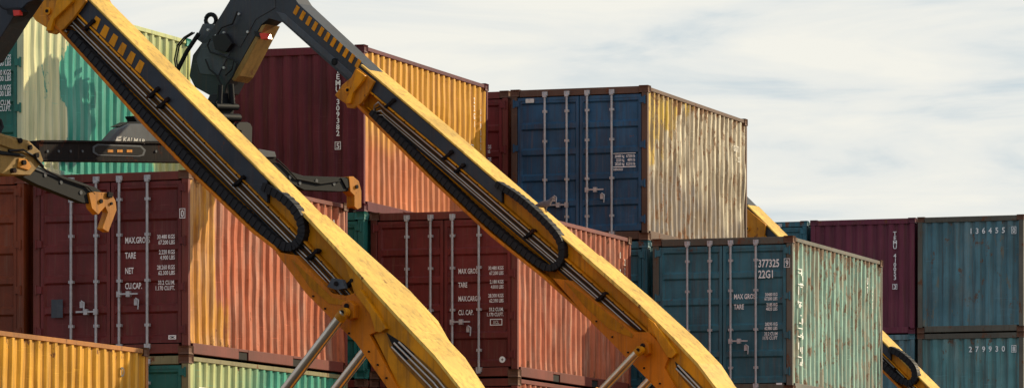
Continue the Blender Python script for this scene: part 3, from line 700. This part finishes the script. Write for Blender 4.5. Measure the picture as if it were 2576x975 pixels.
for du, w in ((0, -0.1), (30, 0.1)):
    a = [(582 + du, 314), (590 + du, 308), (612 + du, 308), (618 + du, 318), (617 + du, 368), (608 + du, 378), (596 + du, 374), (594 + du, 330), (582 + du, 328)]
    prism(m, plS, a, w, w + 0.05, 0)
m.obj("guide_horn", [M_BLACK], sB, bevel=0.01, origin=OB)
m = MB()
prism(m, plS, [(676, 404), (700, 410), (722, 430), (760, 442), (868, 446), (880, 452), (880, 480), (850, 482), (762, 478), (722, 458), (690, 440)], -0.03, 0.12, 0)
prism(m, plS, [(640, 375), (682, 382), (686, 396), (645, 396)], -0.08, 0.2, 2)
for u, v in ((725, 445), (750, 460), (792, 455), (836, 462)): disc(m, plS, u, v, 0.03, -0.04, -0.03, 2, 10)
prism(m, plS, [(852, 448), (884, 449), (882, 470), (866, 474)], -0.05, 0.14, 0)
m.tube([plS.P(u, v, -0.05) for u, v in ((690, 400), (712, 420), (740, 450), (800, 462), (850, 455))], 0.014, 6, 1)
m.obj("telescopic_arm", [M_BLACKP, M_HOLE, M_GREYL], sB, bevel=0.008, origin=OB)
m = MB()
prism(m, plS, [(870, 444), (882, 444), (896, 456), (902, 480), (902, 522), (892, 527), (884, 520), (884, 492), (874, 482)], -0.06, 0.10, 0)
disc(m, plS, 889, 470, 0.03, -0.08, -0.06, 1, 10); prism(m, plS, [(886, 524), (898, 524), (895, 534), (888, 534)], 0.0, 0.08, 1)
m.obj("twistlock_end", [M_YWORN, M_RUSTY], sB, bevel=0.006, origin=OB)

plA = Plane(-3.27, 62.8, DX, DY)
TBa = [(150, -76), (218, -8), (500, 274), (690, 464), (770, 545), (868, 650), (920, 712), (1010, 808), (1100, 903), (1165, 985), (1260, 1100), (1500, 1390)]
LBa = [(128, 50), (170, 95), (375, 322), (480, 430), (640, 582), (700, 628), (780, 735), (850, 805), (905, 858), (990, 975), (1090, 1105), (1320, 1390)]
stA = []
for i in range(6):
    u = 242 + i * 22; v = u - 218 + 12
    stA.append([(u, v + 4), (u + 12, v + 13), (u + 1, v + 40), (u - 13, v + 28)])
cA = dict(pl=plA, TB=TBa, LB=LBa, k=1.0, foot=(1420, 1390), tip=190, band=(0, 64), band_end=672, low_end=700,
    pipes=[80, 91, 102, 113, 123], pipe_in=-18, pipe_end=905, clamps=[(228, 66), (415, 262), (605, 458), (790, 642), (880, 716), (390, 236)], band_stripes=stA,
    chain=[(178, 84), (375, 298), (480, 405), (640, 556), (704, 614), (734, 624), (758, 606), (766, 577), (754, 538), (724, 504), (690, 481), (658, 466)],
    chain_h=0.115, flange=[(160, -45), (118, 2), (90, 43), (98, 54), (126, 72), (128, 84), (146, 88), (168, 74), (192, 48), (224, 4), (210, -22)], boss=(130, 30),
    flange2=[(170, -30), (200, -10), (196, 8), (150, 52), (142, 80), (130, 80), (134, 62), (150, 30), (158, 0)],
    inner=[(200, 20), (150, -60), (100, -120), (20, -120), (-20, -60), (-130, 110), (-120, 170), (-40, 150), (30, 40), (62, 8), (90, -5), (170, 60)],
    base=[([(868, 645), (920, 708), (1010, 804), (1100, 899), (1165, 981), (1260, 1098), (1500, 1390), (1320, 1390), (1100, 1098), (1010, 975), (960, 870), (905, 765)], -0.05, 0.50, 0),
          ([(978, 835), (1020, 862), (1090, 925), (1160, 1005), (1230, 1100), (1180, 1100), (1090, 990), (1010, 905), (985, 870)], -0.06, -0.05, 2),
          ([(978, 835), (1020, 862), (1050, 890), (1030, 905), (1000, 880)], -0.066, -0.06, 5),  # black piece painting the deepest shade of the hollow
          ([(704, 634), (752, 642), (800, 690), (848, 738), (882, 744), (905, 736), (945, 790), (958, 834), (940, 842), (1000, 955), (1085, 1100), (985, 975), (905, 860), (850, 807), (780, 737)], -0.10, 0.095, 1),
          ([(742, 650), (790, 694), (846, 748), (880, 756), (876, 768), (840, 764), (790, 722)], -0.108, -0.10, 6),
          ([(905, 736), (920, 728), (985, 826), (970, 836), (958, 834), (945, 790)], -0.13, -0.05, 0),
          ([(884, 762), (898, 756), (914, 768), (914, 800), (902, 806), (886, 796)], -0.22, -0.10, 1),
          ([(838, 722), (850, 700), (876, 704), (882, 726), (862, 730)], -0.14, -0.06, 4)],
    flare=[(770, 540, .46), (868, 645, .50), (940, 728, .85), (1010, 804, .85), (1060, 857, .66), (1100, 899, .66), (1165, 981, .55), (1260, 1098, .55)],
    low_pipes=[[(1000, 862), (1100, 962), (1200, 1085)], [(994, 872), (1090, 970), (1190, 1090)], [(1012, 860), (1110, 955), (1215, 1085)]],
    bolts=[(800 + i * 30, 745 + i * 31) for i in range(4)] + [(940 + i * 22, 884 + i * 33) for i in range(3)],
    lug_discs=[(897, 771, 0.034, -0.24, -0.22), (862, 714, 0.03, -0.16, -0.14)],
    cyls=[((898, 788), (760, 968), -0.29, 0.066), ((898, 788), (760, 968), 0.80, 0.066)],
    label="yellow reach stacker boom with pipes, cable chain and chrome lift cylinders")
rootA, OA = reach_stacker(cA)
m = MB()
prism(m, plA, [(22, 22), (52, 20), (62, 30), (48, 42), (26, 38)], -0.06, 0.1, 0); prism(m, plA, [(44, 28), (60, 28), (62, 40), (46, 42)], -0.1, -0.04, 1)
m.tube([plA.P(u, v, -0.05) for u, v in ((0, 10), (14, 22), (30, 26))], 0.016, 6, 0)
m.obj("neck_fittings", [M_BLACK, M_RED], rootA, origin=OA)
plT = Plane(-5.406, 65.0, 0.6, 0.8)
sA = spreader_root(rootA)
m = MB()
prism(m, plT, [(-120, 300), (0, 340), (58, 354), (88, 382), (96, 405), (62, 442), (0, 440), (-120, 420)], -0.1, 0.15, 0)
prism(m, plT, [(-60, 325), (10, 348), (60, 362), (84, 384), (60, 392), (0, 372), (-60, 350)], -0.13, -0.1, 0)
prism(m, plT, [(30, 398), (52, 402), (64, 420), (55, 430), (28, 422)], -0.12, -0.1, 2)
prism(m, plT, [(-40, 376), (40, 388), (50, 396), (-40, 388)], -0.125, -0.1, 3)
for u, v in ((30, 355), (55, 372), (72, 392), (40, 410), (15, 430)): disc(m, plT, u, v, 0.035, -0.16, -0.1, 1, 10)
m.obj("spreader_beam", [M_TAN, M_RUSTY, M_YWORN, M_BLACKP], sA, bevel=0.01, origin=OA)
m = MB()
prism(m, plT, [(40, 404), (100, 422), (240, 472), (262, 490), (250, 514), (205, 510), (90, 464), (40, 438)], -0.02, 0.09, 0)
prism(m, plT, [(60, 412), (100, 426), (200, 464), (198, 468), (96, 432), (60, 418)], -0.035, -0.02, 1)
for u, v in ((110, 440), (150, 458), (200, 484)): disc(m, plT, u, v, 0.028, -0.03, -0.02, 1, 10)
m.tube([plT.P(u, v, -0.04) for u, v in ((80, 405), (110, 428), (150, 448), (215, 470), (232, 488))], 0.014, 6, 2)
m.obj("telescopic_arm", [M_BLACKP, M_GREYL, M_HOLE], sA, bevel=0.006, origin=OA)
m = MB()
prism(m, plT, [(216, 486), (228, 482), (250, 484), (272, 484), (284, 504), (287, 528), (266, 584), (250, 575), (264, 534), (258, 520), (240, 540), (224, 524)], -0.05, 0.05, 0)
prism(m, plT, [(262, 482), (275, 486), (272, 498), (260, 496)], -0.08, -0.05, 1); disc(m, plT, 246, 506, 0.03, -0.07, -0.05, 1, 10); disc(m, plT, 272, 512, 0.02, -0.07, -0.05, 1, 10)
m.obj("twistlock_end", [M_YWORN, M_RUSTY], sA, bevel=0.006, origin=OA)
m = MB(); m.tube([plT.P(u, v, 0.1) for u, v in ((-30, 285), (0, 294), (14, 302), (19, 318), (12, 338), (2, 352))], 0.03, 8, 0)
m.tube([plT.P(u, v, 0) for u, v in ((0, 345), (30, 348), (60, 362), (78, 375))], 0.02, 8, 0)
m.tube([plT.P(u, v, -0.12) for u, v in ((5, 380), (40, 378), (70, 395), (92, 420))], 0.018, 8, 0)
m.obj("spreader_hose", [M_BLACK], sA, origin=OA)

plC = Plane(6.04, 97.0, DX, DY)
TBc = [(1880, 516), (2600, 1236)]; LBc = [(1880, 588), (2500, 1210)]
reach_stacker(dict(pl=plC, TB=TBc, LB=LBc, k=0.6, foot=(2560, 1236), tip=1882, band=(0, 30), band_end=2240, low_end=2280,
    pipes=[40, 45, 50, 55], pipe_in=20, pipe_end=2500, clamps=[(1945, 630), (2245, 935)],
    chain=[(1900, 598), (2240, 938), (2280, 962), (2298, 962), (2306, 940), (2296, 915), (2260, 885), (2235, 876)], chain_h=0.13,
    flange=[(1882, 525), (1868, 560), (1860, 590), (1900, 612), (1925, 600), (1930, 565)], boss=(1886, 575),
    inner=[(1885, 520), (1780, 416), (1740, 400), (1700, 460), (1760, 480), (1885, 592)],
    label="yellow reach stacker boom half hidden behind the teal stack"))

# ------------------------------------------------------------------ pigeon
me = bpy.data.meshes.new("pigeon")
pv = [(0.0, 0, .13), (.06, 0, .15), (.10, 0, .19), (.12, 0, .235), (.155, 0, .232), (.175, 0, .225), (-.07, 0, .12), (-.13, 0, .105), (-.20, 0, .085),
      (0.01, .03, .08), (.01, .03, .03), (.015, .03, .006), (.045, .03, .004), (0.01, -.03, .08), (.01, -.03, .03), (.015, -.03, .006), (.045, -.03, .004)]
pe = [(0, 1), (1, 2), (2, 3), (3, 4), (4, 5), (0, 6), (6, 7), (7, 8), (0, 9), (9, 10), (10, 11), (11, 12), (0, 13), (13, 14), (14, 15), (15, 16)]
pr = [.062, .055, .034, .030, .014, .004, .055, .032, .02, .022, .008, .006, .006, .022, .008, .006, .006]
me.from_pydata(pv, pe, []); pg = bpy.data.objects.new("pigeon", me); COL.objects.link(pg)
pg.modifiers.new("skin", 'SKIN'); me.skin_vertices[0].data[0].use_root = True
for i, r in enumerate(pr): me.skin_vertices[0].data[i].radius = (r, r)
sd = pg.modifiers.new("sub", 'SUBSURF'); sd.levels = 2; sd.render_levels = 2
me.materials.append(plain("pigeon_feathers", (0.11, 0.08, 0.085), 0.7, sc=25, var=0.5))
pg.location = plB.P(1338, 530, 0.36) + Vector((0, 0, 0.012)); pg.rotation_euler = (0, 0, math.radians(15)); pg.scale = (0.85,) * 3
pg["label"] = "small grey pigeon perched on top of a yellow boom"; pg["category"] = "bird"

# ------------------------------------------------------------------ ground
gm, nt, b = nodes_of("asphalt")
tc = nt.nodes.new("ShaderNodeTexCoord"); n = nt.nodes.new("ShaderNodeTexNoise"); n.inputs["Scale"].default_value = 0.4; n.inputs["Detail"].default_value = 12
nt.links.new(tc.outputs["Object"], n.inputs["Vector"]); r = nt.nodes.new("ShaderNodeValToRGB")
r.color_ramp.elements[0].color = (0.04, 0.038, 0.036, 1); r.color_ramp.elements[1].color = (0.085, 0.08, 0.072, 1)
nt.links.new(n.outputs["Fac"], r.inputs[0]); nt.links.new(r.outputs[0], b.inputs["Base Color"]); b.inputs["Roughness"].default_value = 0.85
m = MB(); m.add([(-1500, -1500, 0), (1500, -1500, 0), (1500, 1500, 0), (-1500, 1500, 0)], [(0, 1, 2, 3)])
g = m.obj("ground", [gm], recalc=False); g["kind"] = "structure"; g["label"] = "dark asphalt surface of the container yard"; g["category"] = "ground"

# ------------------------------------------------------------------ world, sun
SX, SY, EL = 0.86, 0.50, math.radians(24)
ls = math.hypot(SX, SY)
az = math.atan2(SX, SY)
w = bpy.data.worlds.new("World"); scene.world = w; w.use_nodes = True
nt = w.node_tree; nt.nodes.clear(); N = nt.nodes.new; L = nt.links.new
out = N("ShaderNodeOutputWorld"); sky = N("ShaderNodeTexSky"); sky.sky_type = 'NISHITA'; sky.sun_disc = False
sky.sun_elevation = EL; sky.sun_rotation = az
bg1 = N("ShaderNodeBackground"); bg1.inputs[1].default_value = 0.08; L(sky.outputs[0], bg1.inputs[0])
tc = N("ShaderNodeTexCoord")
def wn(scale, vec, detail, rgh=0.55, loc=(0, 0, 0)):
    mp = N("ShaderNodeMapping"); mp.inputs["Scale"].default_value = vec; mp.inputs["Location"].default_value = loc; L(tc.outputs["Generated"], mp.inputs[0])
    n = N("ShaderNodeTexNoise"); n.inputs["Scale"].default_value = scale; n.inputs["Detail"].default_value = detail; n.inputs["Roughness"].default_value = rgh
    n.inputs["Distortion"].default_value = 0.5
    L(mp.outputs[0], n.inputs["Vector"]); return n.outputs["Fac"]
n1 = wn(1.0, (14, 14, 80), 9, 0.56, (3.1, 0, 1.7)); n2 = wn(1.0, (5, 5, 24), 4, 0.5, (7, 2, 5))
cr = N("ShaderNodeValToRGB"); cr.color_ramp.elements[0].position = 0.39; cr.color_ramp.elements[0].color = (0.63, 0.71, 0.75, 1)
cr.color_ramp.elements[1].position = 0.56; cr.color_ramp.elements[1].color = (0.95, 0.93, 0.85, 1)
e2 = cr.color_ramp.elements.new(0.47); e2.color = (0.84, 0.855, 0.825, 1)
avg = N("ShaderNodeMath"); avg.operation = 'MULTIPLY_ADD'; avg.inputs[1].default_value = 0.6; L(n1, avg.inputs[0])
h2 = N("ShaderNodeMath"); h2.operation = 'MULTIPLY'; h2.inputs[1].default_value = 0.4; L(n2, h2.inputs[0]); L(h2.outputs[0], avg.inputs[2])
L(avg.outputs[0], cr.inputs[0])
# clouds thin out and the sky darkens away from the sun
dt = N("ShaderNodeVectorMath"); dt.operation = 'DOT_PRODUCT'; dt.inputs[1].default_value = (SX / ls, SY / ls, -0.25); L(tc.outputs["Generated"], dt.inputs[0])
dm = N("ShaderNodeMapRange"); dm.interpolation_type = 'SMOOTHSTEP'; dm.inputs["From Min"].default_value = -0.45; dm.inputs["From Max"].default_value = 0.32
dm.inputs["To Min"].default_value = 0.0; dm.inputs["To Max"].default_value = 1.0; L(dt.outputs["Value"], dm.inputs["Value"])
cm = N("ShaderNodeMix"); cm.data_type = 'RGBA'; L(dm.outputs[0], cm.inputs[0]); cm.inputs[6].default_value = (0.55, 0.60, 0.68, 1); L(cr.outputs[0], cm.inputs[7])
bg2 = N("ShaderNodeBackground"); bg2.inputs[1].default_value = 1.0; L(cm.outputs[2], bg2.inputs[0])
mx = N("ShaderNodeMixShader"); mx.inputs[0].default_value = 0.92
L(bg1.outputs[0], mx.inputs[1]); L(bg2.outputs[0], mx.inputs[2]); L(mx.outputs[0], out.inputs[0])

sl = bpy.data.lights.new("sun", 'SUN'); sl.energy = 5.0; sl.angle = math.radians(0.6); sl.color = (1.0, 0.83, 0.56)
so = bpy.data.objects.new("sun", sl); COL.objects.link(so)
to = Vector((SX / ls * math.cos(EL), SY / ls * math.cos(EL), math.sin(EL)))
so.rotation_euler = to.to_track_quat('Z', 'Y').to_euler(); so.location = to * 150

# ------------------------------------------------------------------ camera
cam = bpy.data.cameras.new("camera"); co = bpy.data.objects.new("camera", cam); COL.objects.link(co)
cam.sensor_fit = 'HORIZONTAL'; cam.sensor_width = 36; cam.lens = 36 * F / 2576; cam.shift_y = (HZ - 487.4) / 2576
cam.clip_start = 0.5; cam.clip_end = 5000
co.location = (0, 0, CZ); co.rotation_euler = (math.pi / 2, 0, 0)
scene.camera = co
scene.view_settings.view_transform = 'Standard'; scene.view_settings.look = 'None'; scene.view_settings.exposure = 0
